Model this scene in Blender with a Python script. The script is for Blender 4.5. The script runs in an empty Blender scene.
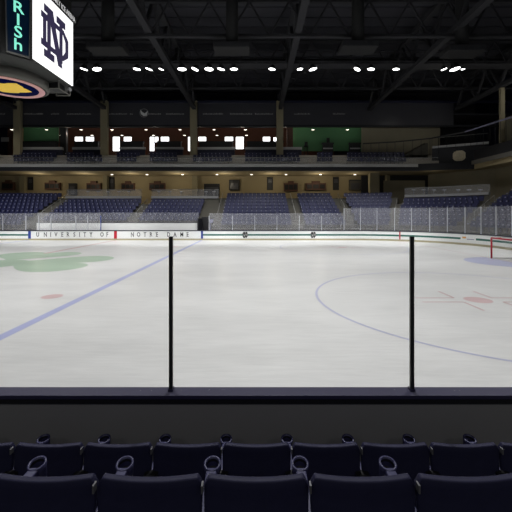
import bpy, bmesh, math, random
from mathutils import Vector, Matrix
random.seed(4)
SC = bpy.context.scene
COL = SC.collection
H, F, HY = 2.45, 340.0, 214.0          # eye height, focal length (px), horizon row
def xx(px, Y): return (px-256)/F*Y
def zz(py, Y): return H+(HY-py)/F*Y
PI = math.pi

# ------------------------------------------------------------ materials
def mat(name, col, rough=.6, metal=0, var=.12, scale=6.0, bump=0.0, emit=None, estr=0, spec=.5, alt=None):
    m = bpy.data.materials.new(name); m.use_nodes = True
    nt = m.node_tree; b = nt.nodes['Principled BSDF']
    b.inputs['Roughness'].default_value = rough; b.inputs['Metallic'].default_value = metal
    b.inputs['Specular IOR Level'].default_value = spec
    tc = nt.nodes.new('ShaderNodeTexCoord'); n = nt.nodes.new('ShaderNodeTexNoise')
    n.inputs['Scale'].default_value = scale; n.inputs['Detail'].default_value = 4
    nt.links.new(tc.outputs['Object'], n.inputs['Vector'])
    r = nt.nodes.new('ShaderNodeMix'); r.data_type = 'RGBA'
    c2 = alt if alt else tuple(c*(1-var) for c in col)
    r.inputs[6].default_value = (*c2, 1); r.inputs[7].default_value = (*(min(1, c*(1+(0 if alt else var))) for c in col), 1)
    nt.links.new(n.outputs['Fac'], r.inputs[0]); nt.links.new(r.outputs[2], b.inputs['Base Color'])
    if bump:
        bp = nt.nodes.new('ShaderNodeBump'); bp.inputs['Strength'].default_value = bump; bp.inputs['Distance'].default_value = .01
        nt.links.new(n.outputs['Fac'], bp.inputs['Height']); nt.links.new(bp.outputs['Normal'], b.inputs['Normal'])
    if emit:
        b.inputs['Emission Color'].default_value = (*emit, 1); b.inputs['Emission Strength'].default_value = estr
    return m
def ice_mat(name, col, mixw=0.0):
    """clear ice over paint: scraped tone, soft gloss"""
    m = bpy.data.materials.new(name); m.use_nodes = True
    nt = m.node_tree; b = nt.nodes['Principled BSDF']; N = nt.nodes.new; L = nt.links.new
    tc = N('ShaderNodeTexCoord')
    mp = N('ShaderNodeMapping'); mp.inputs['Scale'].default_value = (.25, .6, 1); L(tc.outputs['Object'], mp.inputs[0])
    n1 = N('ShaderNodeTexNoise'); n1.inputs['Scale'].default_value = 1.2; n1.inputs['Detail'].default_value = 8; n1.inputs['Roughness'].default_value = .62
    L(mp.outputs[0], n1.inputs['Vector'])
    mp2 = N('ShaderNodeMapping'); mp2.inputs['Rotation'].default_value = (0, 0, .5); mp2.inputs['Scale'].default_value = (.6, 5, 1); L(tc.outputs['Object'], mp2.inputs[0])
    n2 = N('ShaderNodeTexNoise'); n2.inputs['Scale'].default_value = 2.2; n2.inputs['Detail'].default_value = 10; n2.inputs['Roughness'].default_value = .7
    L(mp2.outputs[0], n2.inputs['Vector'])
    ad = N('ShaderNodeMath'); ad.operation = 'ADD'; L(n1.outputs['Fac'], ad.inputs[0]); L(n2.outputs['Fac'], ad.inputs[1])
    mr = N('ShaderNodeMapRange'); mr.inputs[1].default_value = .7; mr.inputs[2].default_value = 1.3
    L(ad.outputs[0], mr.inputs[0])
    mx = N('ShaderNodeMix'); mx.data_type = 'RGBA'
    mx.inputs[6].default_value = (*(c*.86 for c in col), 1); mx.inputs[7].default_value = (*(min(.92, c*1.07) for c in col), 1)
    L(mr.outputs[0], mx.inputs[0]); L(mx.outputs[2], b.inputs['Base Color'])
    rr = N('ShaderNodeMapRange'); rr.inputs[1].default_value = .3; rr.inputs[2].default_value = .7; rr.inputs[3].default_value = .27; rr.inputs[4].default_value = .38
    L(n2.outputs['Fac'], rr.inputs[0]); L(rr.outputs[0], b.inputs['Roughness'])
    b.inputs['IOR'].default_value = 1.31; b.inputs['Specular IOR Level'].default_value = .3
    bp = N('ShaderNodeBump'); bp.inputs['Strength'].default_value = .02; bp.inputs['Distance'].default_value = .01
    L(n2.outputs['Fac'], bp.inputs['Height']); L(bp.outputs['Normal'], b.inputs['Normal'])
    return m
def glass_mat(name, veil, gloss=.04, tint=(1, 1, 1)):
    m = bpy.data.materials.new(name); m.use_nodes = True
    nt = m.node_tree; N = nt.nodes.new; L = nt.links.new
    nt.nodes.remove(nt.nodes['Principled BSDF']); out = nt.nodes['Material Output']
    tr = N('ShaderNodeBsdfTransparent'); tr.inputs[0].default_value = (*tint, 1)
    df = N('ShaderNodeBsdfDiffuse'); df.inputs[0].default_value = (.75, .76, .8, 1)
    gl = N('ShaderNodeBsdfGlossy'); gl.inputs['Roughness'].default_value = .05
    tc = N('ShaderNodeTexCoord'); n = N('ShaderNodeTexNoise'); n.inputs['Scale'].default_value = 3; n.inputs['Detail'].default_value = 5
    L(tc.outputs['Object'], n.inputs['Vector'])
    mr = N('ShaderNodeMapRange'); mr.inputs[1].default_value = .3; mr.inputs[2].default_value = .7
    mr.inputs[3].default_value = veil*.8; mr.inputs[4].default_value = veil*1.2; L(n.outputs['Fac'], mr.inputs[0])
    a = N('ShaderNodeMixShader'); L(mr.outputs[0], a.inputs[0]); L(tr.outputs[0], a.inputs[1]); L(df.outputs[0], a.inputs[2])
    c = N('ShaderNodeMixShader'); c.inputs[0].default_value = gloss; L(a.outputs[0], c.inputs[1]); L(gl.outputs[0], c.inputs[2])
    L(c.outputs[0], out.inputs[0]); return m
def brick_mat(name, c1, c2, mortar, scale=3):
    m = bpy.data.materials.new(name); m.use_nodes = True
    nt = m.node_tree; b = nt.nodes['Principled BSDF']; b.inputs['Roughness'].default_value = .9
    tc = nt.nodes.new('ShaderNodeTexCoord'); mp = nt.nodes.new('ShaderNodeMapping'); mp.inputs['Rotation'].default_value = (PI/2, 0, 0)
    br = nt.nodes.new('ShaderNodeTexBrick'); br.inputs['Scale'].default_value = scale
    br.inputs['Color1'].default_value = (*c1, 1); br.inputs['Color2'].default_value = (*c2, 1); br.inputs['Mortar'].default_value = (*mortar, 1)
    nt.links.new(tc.outputs['Object'], mp.inputs[0]); nt.links.new(mp.outputs[0], br.inputs['Vector']); nt.links.new(br.outputs['Color'], b.inputs['Base Color'])
    return m
M = {}
M['ice'] = ice_mat('ice', (.80, .80, .785))
M['ice_blue'] = ice_mat('ice_blue', (.50, .53, .78))
M['ice_blue_thin'] = ice_mat('ice_blue_thin', (.55, .56, .72))
M['ice_red'] = ice_mat('ice_red', (.72, .54, .54))
M['ice_redthin'] = ice_mat('ice_redthin', (.66, .44, .44))
M['ice_green'] = ice_mat('ice_green', (.47, .60, .47))
M['ice_crease'] = ice_mat('ice_crease', (.56, .58, .76))
M['board'] = mat('board_white', (.86, .87, .86), .3, var=.03)
M['kick'] = mat('kick_plate', (.42, .38, .24), .5)
M['cap'] = mat('dasher_cap', (.012, .013, .03), .4)
M['nearcap'] = mat('near_dasher_cap', (.038, .034, .085), .5, var=.08)
M['nearboard'] = mat('near_board_back', (.30, .295, .285), .85, var=.05, scale=3)
M['black'] = mat('black', (.006, .006, .008), .6)
M['green'] = mat('stripe_green', (.02, .13, .10), .4)
M['blue'] = mat('mark_blue', (.02, .05, .28), .4)
M['red'] = mat('mark_red', (.5, .01, .03), .4)
M['ink'] = mat('ink', (.01, .012, .012), .5)
M['orange'] = mat('logo_orange', (.75, .4, .12), .5)
M['post'] = mat('post_black', (.008, .009, .008), .35)
M['postw'] = mat('post_pale', (.55, .56, .6), .4, metal=.2)
M['glass'] = glass_mat('rink_glass', .09, .02)
M['nglass'] = glass_mat('near_glass', .0, .012)
M['rglass'] = glass_mat('railing_glass', .06, .03)
M['seat'] = mat('seat_navy', (.014, .016, .058), .4, var=.25, scale=3)
M['seatarm'] = mat('seat_arm_highlight', (.30, .31, .42), .4)  # pale arm tips, their colour also carries the seats' highlights
M['nseat'] = mat('near_seat_navy', (.022, .022, .062), .6, var=.15, scale=20, bump=.15, spec=.3)
M['ncup'] = mat('near_cup_navy', (.05, .05, .13), .4, var=.15, scale=20)
M['nmetal'] = mat('near_seat_metal', (.16, .16, .17), .45, metal=.3)
M['ndark'] = mat('near_dark', (.01, .01, .012), .6)
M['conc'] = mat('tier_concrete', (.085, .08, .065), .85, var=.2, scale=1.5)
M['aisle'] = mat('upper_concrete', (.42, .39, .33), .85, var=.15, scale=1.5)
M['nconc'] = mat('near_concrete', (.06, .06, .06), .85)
M['beige'] = mat('wall_beige', (.36, .295, .175), .85, var=.08, scale=.8)
M['beige2'] = mat('wall_olive', (.24, .215, .15), .9, var=.1, scale=.8)
M['column'] = mat('column_beige', (.25, .22, .14), .85, var=.06)
M['fascia'] = mat('fascia_grey', (.48, .48, .47), .6, var=.05)
M['fasciad'] = mat('fascia_dark', (.012, .013, .018), .6)
M['band'] = mat('band_glass', (.05, .05, .06), .35, var=.1, scale=.6)
M['bandtxt'] = mat('band_text', (.30, .30, .30), .6)
M['bandlogo'] = mat('band_logo', (.75, .75, .75), .6)
M['counter'] = mat('counter', (.40, .40, .41), .5)
M['counterd'] = mat('counter_dim', (.22, .22, .22), .6)
M['navy'] = mat('navy_panel', (.006, .008, .03), .6)
M['brick'] = brick_mat('suite_brick', (.16, .055, .035), (.12, .045, .03), (.10, .07, .05))
M['greenwall'] = mat('green_wall', (.075, .20, .09), .8, var=.08, scale=.5)
M['roof'] = mat('roof_black', (.055, .055, .065), .95, spec=.1)
M['truss'] = mat('truss', (.034, .034, .038), .8, spec=.2)
M['duct'] = mat('duct', (.022, .022, .023), .7, spec=.2)
M['dark'] = mat('dark_fitting', (.02, .02, .022), .6)
M['brown'] = mat('menu_brown', (.10, .045, .03), .7, var=.4, scale=4)
M['house'] = mat('scoreboard_housing', (.022, .022, .021), .6, var=.08)
M['drum'] = mat('drum_grey', (.15, .145, .13), .6, var=.05)
M['screen'] = mat('screen_white', (.8, .8, .8), .5, emit=(1, 1, 1), estr=1.15)
M['scnd'] = mat('screen_navy', (.012, .010, .03), .5, emit=(.03, .024, .06), estr=1, alt=(.02, .02, .03))
M['scdark'] = mat('screen_dark', (.002, .004, .012), .4, emit=(.0, .004, .012), estr=1)
M['mint'] = mat('letters_mint', (.2, .7, .55), .5, emit=(.25, .88, .66), estr=.9)
M['hdr'] = mat('header_letters', (.5, .5, .5), .5, emit=(.5, .5, .5), estr=.8)
M['rim'] = mat('rim_light', (.6, .3, .2), .5, emit=(.55, .27, .17), estr=.35, alt=(.35, .25, .5), scale=.6)
M['dnavy'] = mat('disc_navy', (.002, .003, .03), .9, spec=.05, emit=(.0, .002, .03), estr=.5)
M['gold'] = mat('emblem_gold', (.5, .33, .04), .5, emit=(.52, .34, .03), estr=.7)
M['day'] = mat('daylight', (.8, .8, .8), .5, emit=(1, 1, 1), estr=3.0)
M['lamp'] = mat('lamp_face', (.8, .8, .8), .5, emit=(1, 1, .98), estr=6)
M['warm'] = mat('warm_lamp', (.8, .7, .5), .5, emit=(1, .9, .75), estr=2.5)
M['frame'] = mat('chrome_rail', (.25, .25, .24), .4, metal=.5)
M['net'] = mat('net_white', (.75, .75, .75), .8)
M['lav'] = mat('lavender_panel', (.22, .22, .34), .6)
M['seal'] = mat('seal_beige', (.6, .53, .38), .8, var=.3, scale=6)
M['warmwall'] = mat('warm_plaster', (.45, .30, .15), .8)  # even warm tan

# ------------------------------------------------------------ mesh helpers
class MB:
    def __init__(s): s.bm = bmesh.new(); s.mats = []
    def mi(s, m):
        if m not in s.mats: s.mats.append(m)
        return s.mats.index(m)
    def box(s, x0, x1, y0, y1, z0, z1, m, T=None):
        i = s.mi(m); P = [Vector(p) for p in ((x0,y0,z0),(x1,y0,z0),(x1,y1,z0),(x0,y1,z0),(x0,y0,z1),(x1,y0,z1),(x1,y1,z1),(x0,y1,z1))]
        if T is not None: P = [T @ p for p in P]
        v = [s.bm.verts.new(p) for p in P]
        for f in ((0,3,2,1),(4,5,6,7),(0,1,5,4),(1,2,6,5),(2,3,7,6),(3,0,4,7)):
            s.bm.faces.new([v[k] for k in f]).material_index = i
    def bar(s, a, b, w, h, m):
        a, b = Vector(a), Vector(b); d = b-a; L = d.length
        q = d.to_track_quat('Y', 'Z').to_matrix().to_4x4(); T = Matrix.Translation(a) @ q
        s.box(-w/2, w/2, 0, L, -h/2, h/2, m, T)
    def tube(s, a, b, r, m, n=10, r2=None, cap=True):
        a, b = Vector(a), Vector(b); q = (b-a).to_track_quat('Z', 'Y').to_matrix(); r2 = r if r2 is None else r2; i = s.mi(m)
        A = [s.bm.verts.new(a+q@Vector((r*math.cos(2*PI*k/n), r*math.sin(2*PI*k/n), 0))) for k in range(n)]
        B = [s.bm.verts.new(b+q@Vector((r2*math.cos(2*PI*k/n), r2*math.sin(2*PI*k/n), 0))) for k in range(n)]
        for k in range(n):
            f = s.bm.faces.new((A[k], A[(k+1)%n], B[(k+1)%n], B[k])); f.material_index = i; f.smooth = True
        if cap:
            s.bm.faces.new(A[::-1]).material_index = i; s.bm.faces.new(B).material_index = i
    def poly(s, pts, m):
        f = s.bm.faces.new([s.bm.verts.new(p) for p in pts]); f.material_index = s.mi(m); return f
    def prism(s, pts, d, m):
        """closed prism from 3-D outline pushed by vector d"""
        i = s.mi(m); d = Vector(d); A = [s.bm.verts.new(p) for p in pts]; B = [s.bm.verts.new(Vector(p)+d) for p in pts]; n = len(pts)
        s.bm.faces.new(A[::-1]).material_index = i; s.bm.faces.new(B).material_index = i
        for k in range(n): s.bm.faces.new((A[k], A[(k+1)%n], B[(k+1)%n], B[k])).material_index = i
    def lathe(s, prof, c, m, n=32, T=None):
        i = s.mi(m); rings = []
        for r, z in prof:
            ring = []
            for k in range(n):
                p = Vector((r*math.cos(2*PI*k/n), r*math.sin(2*PI*k/n), z)); p = (T@p) if T is not None else p
                ring.append(s.bm.verts.new(p+Vector(c)))
            rings.append(ring)
        for a, b in zip(rings, rings[1:]):
            for k in range(n):
                f = s.bm.faces.new((a[k], a[(k+1)%n], b[(k+1)%n], b[k])); f.material_index = i; f.smooth = True
    def ring(s, c, r0, r1, z, m, n=96, a0=0, a1=2*PI):
        for k in range(n):
            t0 = a0+(a1-a0)*k/n; t1 = a0+(a1-a0)*(k+1)/n
            s.poly([(c[0]+r*math.cos(t), c[1]+r*math.sin(t), z) for r, t in ((r0,t0),(r1,t0),(r1,t1),(r0,t1))], m)
    def build(s, name, parent=None, rec=True, bevel=0):
        if rec: bmesh.ops.recalc_face_normals(s.bm, faces=s.bm.faces)
        me = bpy.data.meshes.new(name); s.bm.to_mesh(me); s.bm.free()
        for m in s.mats: me.materials.append(M[m])
        o = bpy.data.objects.new(name, me); COL.objects.link(o)
        if parent:
            o.parent = parent
            if parent.type == 'EMPTY':
                me.transform(Matrix.Translation(-parent.location)) if parent.get('abs') else None
        if bevel:
            b = o.modifiers.new('bevel', 'BEVEL'); b.width = bevel; b.segments = 3; b.limit_method = 'ANGLE'
        return o
def tag(o, label=None, cat=None, group=None, kind=None):
    if label: o['label'] = label
    if cat: o['category'] = cat
    if group: o['group'] = group
    if kind: o['kind'] = kind
    return o
def thing(name, label, cat, loc=(0,0,0), group=None, absolute=True):
    """Empty at the thing's base; parts are written in world coordinates when absolute"""
    o = bpy.data.objects.new(name, None); COL.objects.link(o); o.location = loc; o.empty_display_size = .2
    tag(o, label, cat, group)
    if absolute: ABS.add(o.name)
    return o
ABS = set()
_b = MB.build
def build(s, name, parent=None, rec=True, bevel=0):
    o = _b(s, name, parent, rec, bevel)
    if parent is not None:
        root = parent
        while root.parent: root = root.parent
        if root.name in ABS: o.data.transform(Matrix.Translation(-root.location))
    return o
MB.build = build
def struct(o): o['kind'] = 'structure'; return o
def text_mesh(mb, s, m, T, size=1, ext=.01, align='CENTER'):
    cu = bpy.data.curves.new('t', 'FONT'); cu.body = s; cu.size = size; cu.extrude = ext; cu.align_x = align; cu.align_y = 'CENTER'; cu.resolution_u = 3; cu.offset = .012*size
    ob = bpy.data.objects.new('t', cu); COL.objects.link(ob)
    dg = bpy.context.evaluated_depsgraph_get(); dg.update()
    me = bpy.data.meshes.new_from_object(ob.evaluated_get(dg)); me.transform(T)
    i = mb.mi(m); n0 = len(mb.bm.faces); mb.bm.from_mesh(me); mb.bm.faces.ensure_lookup_table()
    for f in mb.bm.faces[n0:]: f.material_index = i
    bpy.data.objects.remove(ob); bpy.data.meshes.remove(me); bpy.data.curves.remove(cu)
ORD = ['first','second','third','fourth','fifth','sixth','seventh','eighth','ninth','tenth','eleventh','twelfth','thirteenth','fourteenth','fifteenth','sixteenth','seventeenth','eighteenth','nineteenth','twentieth']
# upright plane frame: local x -> along dir u, local y -> world up, local z -> outward normal
def frame(o, u, n): 
    u = Vector(u).normalized(); n = Vector(n).normalized(); up = Vector((0,0,1))
    return Matrix(((u.x, up.x, n.x, o[0]), (u.y, up.y, n.y, o[1]), (u.z, up.z, n.z, o[2]), (0,0,0,1)))
def monogram(mb, T, w, h, m, d=.02):
    """interlocked N and D with slab serifs in a w x h box centred at the frame's origin"""
    def R(pts, dz=0): mb.prism([T @ Vector(((a-.5)*w, (b-.5)*h, dz)) for a, b in pts], (T.to_3x3() @ Vector((0, 0, d))), m)
    def bx(a0, a1, b0, b1, dz=0): R([(a0,b0),(a1,b0),(a1,b1),(a0,b1)], dz)
    bx(.21,.33,.05,.95); bx(.10,.42,.86,1); bx(.10,.46,0,.14)          # N left stem, serifs
    bx(.65,.77,.1,.95); bx(.54,.88,.86,1)                               # N right stem
    R([(.21,1),(.40,1),(.77,0),(.60,0)], d*.3)                          # N diagonal
    e = d*.6
    bx(.04,.12,.27,.74,e) if False else bx(.06,.17,.2,.8,e)
    bx(0,.22,.70,.82,e); bx(0,.22,.18,.30,e)                            # D serifs
    bx(.06,.82,.72,.82,e); bx(.06,.82,.18,.28,e)
    R([(.80,.82),(1,.68),(1,.60),(.88,.60),(.78,.72)], e); R([(.80,.18),(.78,.28),(.88,.40),(1,.40),(1,.32)], e); bx(.88,1,.38,.62,e)

# ------------------------------------------------------------ rink geometry
YF, YN = 31.7, 3.0
CX, CY, R0 = 8.9, 23.3, 8.4
XE = CX+R0
XC, XBL, XBR, XG = -13.08, -21.2, -5.07, 13.0
def bowl(u, r):
    """u<=0 metres along the straight, u>0 degrees round the corner"""
    if u <= 0: return Vector((CX+u, CY+r, 0)), 0.0
    if u > 90: return Vector((CX+r, CY-(u-90)*.1466, 0)), PI/2
    t = math.radians(u); return Vector((CX+r*math.sin(t), CY+r*math.cos(t), 0)), t
f = MB()
out = [(-34, YN, 0), (CX, YN, 0)]
for k in range(1, 17):
    t = PI/2*k/16; out.append((CX+R0*math.sin(t), YN+R0-R0*math.cos(t), 0))
for k in range(16, -1, -1):
    t = PI/2*k/16; out.append((CX+R0*math.sin(t), CY+R0*math.cos(t), 0))
out += [(-34, YF, 0)]
f.poly(out, 'ice')
e = .003
def line(x0, x1, y0, y1, m): f.poly([(x0,y0,e),(x1,y0,e),(x1,y1,e),(x0,y1,e)], m)
line(XBR-.12, XBR+.12, YN, YF, 'ice_blue'); line(XBL-.14, XBL+.14, YN, YF, 'ice_blue')
line(XC-.12, XC+.12, YN, YF, 'ice_redthin')
yg = math.sqrt(max(0, R0**2-(XG-CX)**2))
line(XG-.03, XG+.03, YN+R0-yg, CY+yg, 'ice_redthin')
DX, DY = 7.28*.869, 9.35*1.0365
for dy in (DY, YN+YF-DY):
    f.ring((DX, dy), 4.50, 4.57, e, 'ice_blue_thin')
    f.ring((DX, dy), 0, .36, e, 'ice_red', 40)
    for sx in (-1, 1):
        for sy in (-1, 1):
            x, y = DX+sx*.55, dy+sy*.23
            xa, xb = sorted((x, x+sx*1.15)); line(xa, xb, y-.028, y+.028, 'ice_redthin')
            ya, yb = sorted((y, y+sy*.85)); line(x-.028, x+.028, ya, yb, 'ice_redthin')
    f.ring((-6.05, dy+.4), 0, .29, e, 'ice_red', 40)
YC = (YN+YF)/2
f.poly([(XG, YC-1.95, e)]+[(XG-2.1*math.sin(PI*k/20), YC-1.95*math.cos(PI*k/20), e) for k in range(21)][1:], 'ice_crease')
# shamrock at centre ice
def leaf(cx, cy, ang, s):
    pts = []
    for k in range(40):
        t = 2*PI*k/40
        hx = 16*math.sin(t)**3/16; hy = (13*math.cos(t)-5*math.cos(2*t)-2*math.cos(3*t)-math.cos(4*t))/16
        px, py = hx*s, (hy+1.05)*s
        pts.append((cx+px*math.cos(ang)-py*math.sin(ang), cy+px*math.sin(ang)+py*math.cos(ang), e*1.5))
    f.poly(pts, 'ice_green')
leaf(XC, YC+.3, 0, 2.35); leaf(XC+.3, YC-.1, -PI/2-.05, 2.75); f.ring((XC+.2, YC-.7), 0, 1.5, e*1.6, 'ice_green', 40); leaf(XC-.3, YC, PI/2+.1, 2.45)
f.poly([(XC-.2,YC,e*1.4),(XC+.2,YC,e*1.4),(XC+1.2,YC-3.4,e*1.4),(XC+.7,YC-3.7,e*1.4)], 'ice_green')
ice = struct(f.build('floor'))
for p in ice.data.polygons: 
    if p.normal.z < 0: p.flip()

fl = MB(); fl.box(-40, 34, YF+.2, 56, -.35, -.02, 'conc'); fl.box(XE+.3, 34, 3, YF+.2, -.35, -.02, 'conc'); struct(fl.build('floor_concrete'))

# ------------------------------------------------------------ far dasher boards
dash = thing('dasher_board', 'white rink dasher boards with thin green stripe curving round the far corner', 'rink boards', (0, YF+.07, 0))
us = [-(CX+34)+ (CX+34)*k/40 for k in range(41)]+[3*k for k in range(1, 31)]+[110, 140, 172]
def strip(mb, r0, r1, z0, z1, m, u0=-99, u1=999):
    L = [u for u in us if u0 < u < u1]
    if u0 > -99: L = [u0]+L
    if u1 < 999: L = L+[u1]
    i = mb.mi(m); prev = None
    for u in L:
        P = [bowl(u, r)[0]+Vector((0,0,z)) for r, z in ((r0,z0),(r0,z1),(r1,z1),(r1,z0))]
        V = [mb.bm.verts.new(p) for p in P]
        if prev:
            for k in range(4): mb.bm.faces.new((prev[k], prev[(k+1)%4], V[(k+1)%4], V[k])).material_index = i
        else: mb.bm.faces.new(V).material_index = i
        prev = V
    mb.bm.faces.new(prev[::-1]).material_index = i
b = MB(); strip(b, R0, R0+.14, .16, .86, 'board'); b.build('panel', dash)
b = MB(); strip(b, R0-.015, R0+.14, 0, .16, 'kick'); b.build('kick_plate', dash)
b = MB(); strip(b, R0-.03, R0+.18, .86, .935, 'cap'); b.build('cap_rail', dash)
def uX(px): return xx(px, YF)-CX
sp0, sp1 = 62.5, 71
for a, c in ((-99, uX(28)), (uX(203), uX(243.2)), (uX(247.3), uX(311.2)), (uX(315.4), sp0), (sp1, 999)):
    b = MB(); strip(b, R0-.006, R0+.01, .43, .58, 'green', a, c); b.build('stripe', dash)
for px, m, w in ((29.5,'blue',.26),(202,'blue',.2),(115.5,'red',.27)):
    b = MB(); x = xx(px, YF); b.box(x-w/2, x+w/2, YF-.01, YF+.01, .12, .9, m); b.build('line_mark', dash)
pt, _ = bowl(17.5*1.25, R0)
b = MB(); strip(b, R0-.01, R0+.01, .1, .9, 'red', 28.6, 29.3); b.build('line_mark', dash)
b = MB()
for s, xs in (('UNIVERSITY', (37.7,45.4,50.7,56,62.3,68,74.4,79.6,84.8,91)), ('OF', (102,107.3)), ('NOTRE', (132.4,138.6,145,151,157)), ('DAME', (168.6,175,181.8,187.6))):
    for ch, px in zip(s, xs):
        T = frame((xx(px, YF), YF-.006, .52), (1,0,0), (0,-1,0)) @ Matrix.Scale(.72, 4, (1,0,0))
        text_mesh(b, ch, 'ink', T, .56, .004)
        for dz in (-.19, .19): # slab serifs
            if ch in 'NIVRTYFAE' and not (ch in 'AM' and dz > 0):
                for dx in ((0,) if ch in 'ITY' else (-.10, .10)):
                    if ch in 'EFR' and dx > 0: continue
                    if ch == 'V' and dz < 0: continue
                    x = xx(px, YF)+dx; b.box(x-.045, x+.045, YF-.012, YF-.004, .515+dz-.012, .515+dz+.012, 'ink')
b.build('lettering', dash, rec=False)
for px in (245.3, 313.3):
    b = MB(); monogram(b, frame((xx(px, YF), YF-.008, .5), (1,0,0), (0,-1,0)), .50, .56, 'ink', .012); b.build('monogram', dash)
b = MB(); strip(b, R0-.008, R0+.01, .52, .66, 'orange', 63.5, 65.5); strip(b, R0-.008, R0+.01, .45, .5, 'lav', 66, 70); b.build('sponsor_mark', dash)

# ------------------------------------------------------------ rink glass, far side
def glass_run(posts, ztop, ztop_post, label, plabel, group):
    for i, (u0, u1) in enumerate(zip(posts, posts[1:])):
        b = MB(); n = 3; pr = None
        L = [u0+(u1-u0)*k/n for k in range(n+1)]
        if u0 <= 0 < u1: L = [u0, 0, u1]
        i0 = b.mi('glass'); pv = None
        for u in L:
            P = [bowl(u, r)[0]+Vector((0,0,z)) for r, z in ((R0+.065,.936),(R0+.065,ztop),(R0+.077,ztop),(R0+.077,.936))]
            V = [b.bm.verts.new(p) for p in P]
            if pv:
                for k in range(4): b.bm.faces.new((pv[k], pv[(k+1)%4], V[(k+1)%4], V[k]))
            else: b.bm.faces.new(V)
            pv = V
        b.bm.faces.new(pv[::-1])
        tag(b.build('rink_shield'), label(i), 'glass pane', group)
def far_post(u, zt, label, m='postw', w=.045):
    p, t = bowl(u, R0+.071); b = MB()
    b.box(-w/2, w/2, -.045, .045, .936, zt, m, Matrix.Translation(p) @ Matrix.Rotation(-t, 4, 'Z'))
    tag(b.build('shield_post'), label, 'glass post', 'posts along the far rink glass')
ZG, ZT = 2.52, 2.99
lp = [uX(-20), uX(2.5), uX(25.5), uX(50.5), uX(75.5), uX(100.5)]
glass_run(lp, ZG, ZG, lambda i: 'clear pane on the left far boards, %s from the picture edge' % ORD[i], '', 'panes on the left far boards')
for i, (px, m) in enumerate(((2.5,'postw'),(25.5,'postw'),(38.5,'postw'),(50.5,'postw'),(75.5,'postw'),(87.5,'postw'),(100.5,'blue'))):
    far_post(uX(px), ZG-.22, ('blue glass post above the R S I T Y end of the board lettering' if m == 'blue' else 'pale post on the left far boards, %s from the picture edge' % ORD[i]), m)
mp = [uX(209), uX(232.5), uX(254.8), uX(277), uX(299.3), uX(321.7), uX(344.2)]
glass_run(mp, ZG, ZG, lambda i: 'shorter clear pane of the middle far boards, %s right of the tunnel' % ORD[i], '', 'panes on the middle far boards')
for i, u in enumerate(mp[:-1]): far_post(u, ZG-.22, 'pale post of the shorter far glass, %s right of the tunnel' % ORD[i])
# corner: angle of each post from its picture column
def ang(px):
    best = min(((abs((bowl(u, R0)[0].x/bowl(u, R0)[0].y)*F+256-px), u) for u in [k*.1 for k in range(-40, 1500)]), key=lambda q: q[0]); return best[1]
cp = [uX(344.2)]+[ang(q) for q in (360.5,377,394.5,411.5,429.5,447,464.5,480.5,495.5,511,527,545)]
glass_run(cp, ZT, ZT, lambda i: 'taller clear corner pane, %s from where the glass steps up' % ORD[i], '', 'taller panes round the corner')
for i, u in enumerate(cp): far_post(u, ZT, 'pale full height post of the taller glass, %s after the step' % ORD[i])

# white wall behind the benches, with its glass
x0, x1 = xx(37, 33.0), xx(199, 33.0)
b = MB(); b.box(x0, x1, 32.95, 33.07, -.02, zz(223, 33), 'board'); b.box(x0, x1, 32.94, 33.08, zz(223,33), zz(223,33)+.03, 'cap')
tag(b.build('bench_wall'), 'long white wall behind the players benches across the ice', 'wall panel')
n = 8
for i in range(n):
    a = x0+(x1-x0)*i/n; c = x0+(x1-x0)*(i+1)/n
    b = MB(); b.box(a+.01, c-.01, 33.0, 33.012, zz(223,33)+.03, zz(212.5,33), 'glass')
    tag(b.build('rink_shield'), 'clear pane standing on the white bench wall, %s from the left' % ORD[i], 'glass pane', 'panes on the white bench wall')
# players bench between board and wall
for i in range(2):
    a, c = (xx(45,32.4), xx(105,32.4)) if i == 0 else (xx(122,32.4), xx(195,32.4))
    b = MB(); b.box(a, c, 32.35, 32.7, .38, .44, 'dark')
    for k in range(5):
        x = a+(c-a)*(k+.5)/5; b.box(x-.03, x+.03, 32.4, 32.65, -.02, .38, 'dark')
    tag(b.build('players_bench'), ('left' if i == 0 else 'right')+' players bench low in front of the white wall', 'bench')

# ------------------------------------------------------------ goal
g = thing('hockey_goal', 'red framed hockey goal with white net near the far corner', 'hockey goal', (XG, YC+.4, 0))
y0, y1, zc = YC-.5, YC+1.42, zz(238, YC+1.4)
b = MB(); b.tube((XG,y1,0),(XG,y1,zc),.045,'red'); b.build('goal_post', g)
b = MB(); b.tube((XG,y0,0),(XG,y0,zc),.045,'red'); b.build('goal_post', g)
b = MB(); b.tube((XG,y0,zc),(XG,y1,zc),.045,'red'); b.tube((XG,y1,zc),(XG+.45,y1-.1,zc),.03,'red'); b.tube((XG,y0,zc),(XG+.45,y0+.1,zc),.03,'red'); b.build('crossbar', g)
b = MB(); b.tube((XG,y1,.04),(XG+1,y1-.15,.04),.03,'net'); b.tube((XG,y0,.04),(XG+1,y0+.15,.04),.03,'net'); b.tube((XG+1,y0+.15,.04),(XG+1,y1-.15,.04),.03,'net'); b.build('base_frame', g)
b = MB()
for k in range(17):
    t = k/16; ya = y0+(y1-y0)*t; yb = y0+.12+(y1-y0-.24)*t; b.tube((XG+.4,yb,zc),(XG+1,yb,.05),.004,'net',4); b.tube((XG,ya,zc),(XG+.42,yb,zc),.004,'net',4)
for k in range(9):
    t = k/8; x = XG+.4+.6*t; z = zc+(.05-zc)*t; b.tube((x,y0+.12,z),(x,y1-.12,z),.004,'net',4)
    for yy, s in ((y0,.12),(y1,-.12)): b.tube((XG,yy,zc*(1-t)+.05*t),(x,yy+s,z),.004,'net',4)
b.build('net', g)

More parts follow.
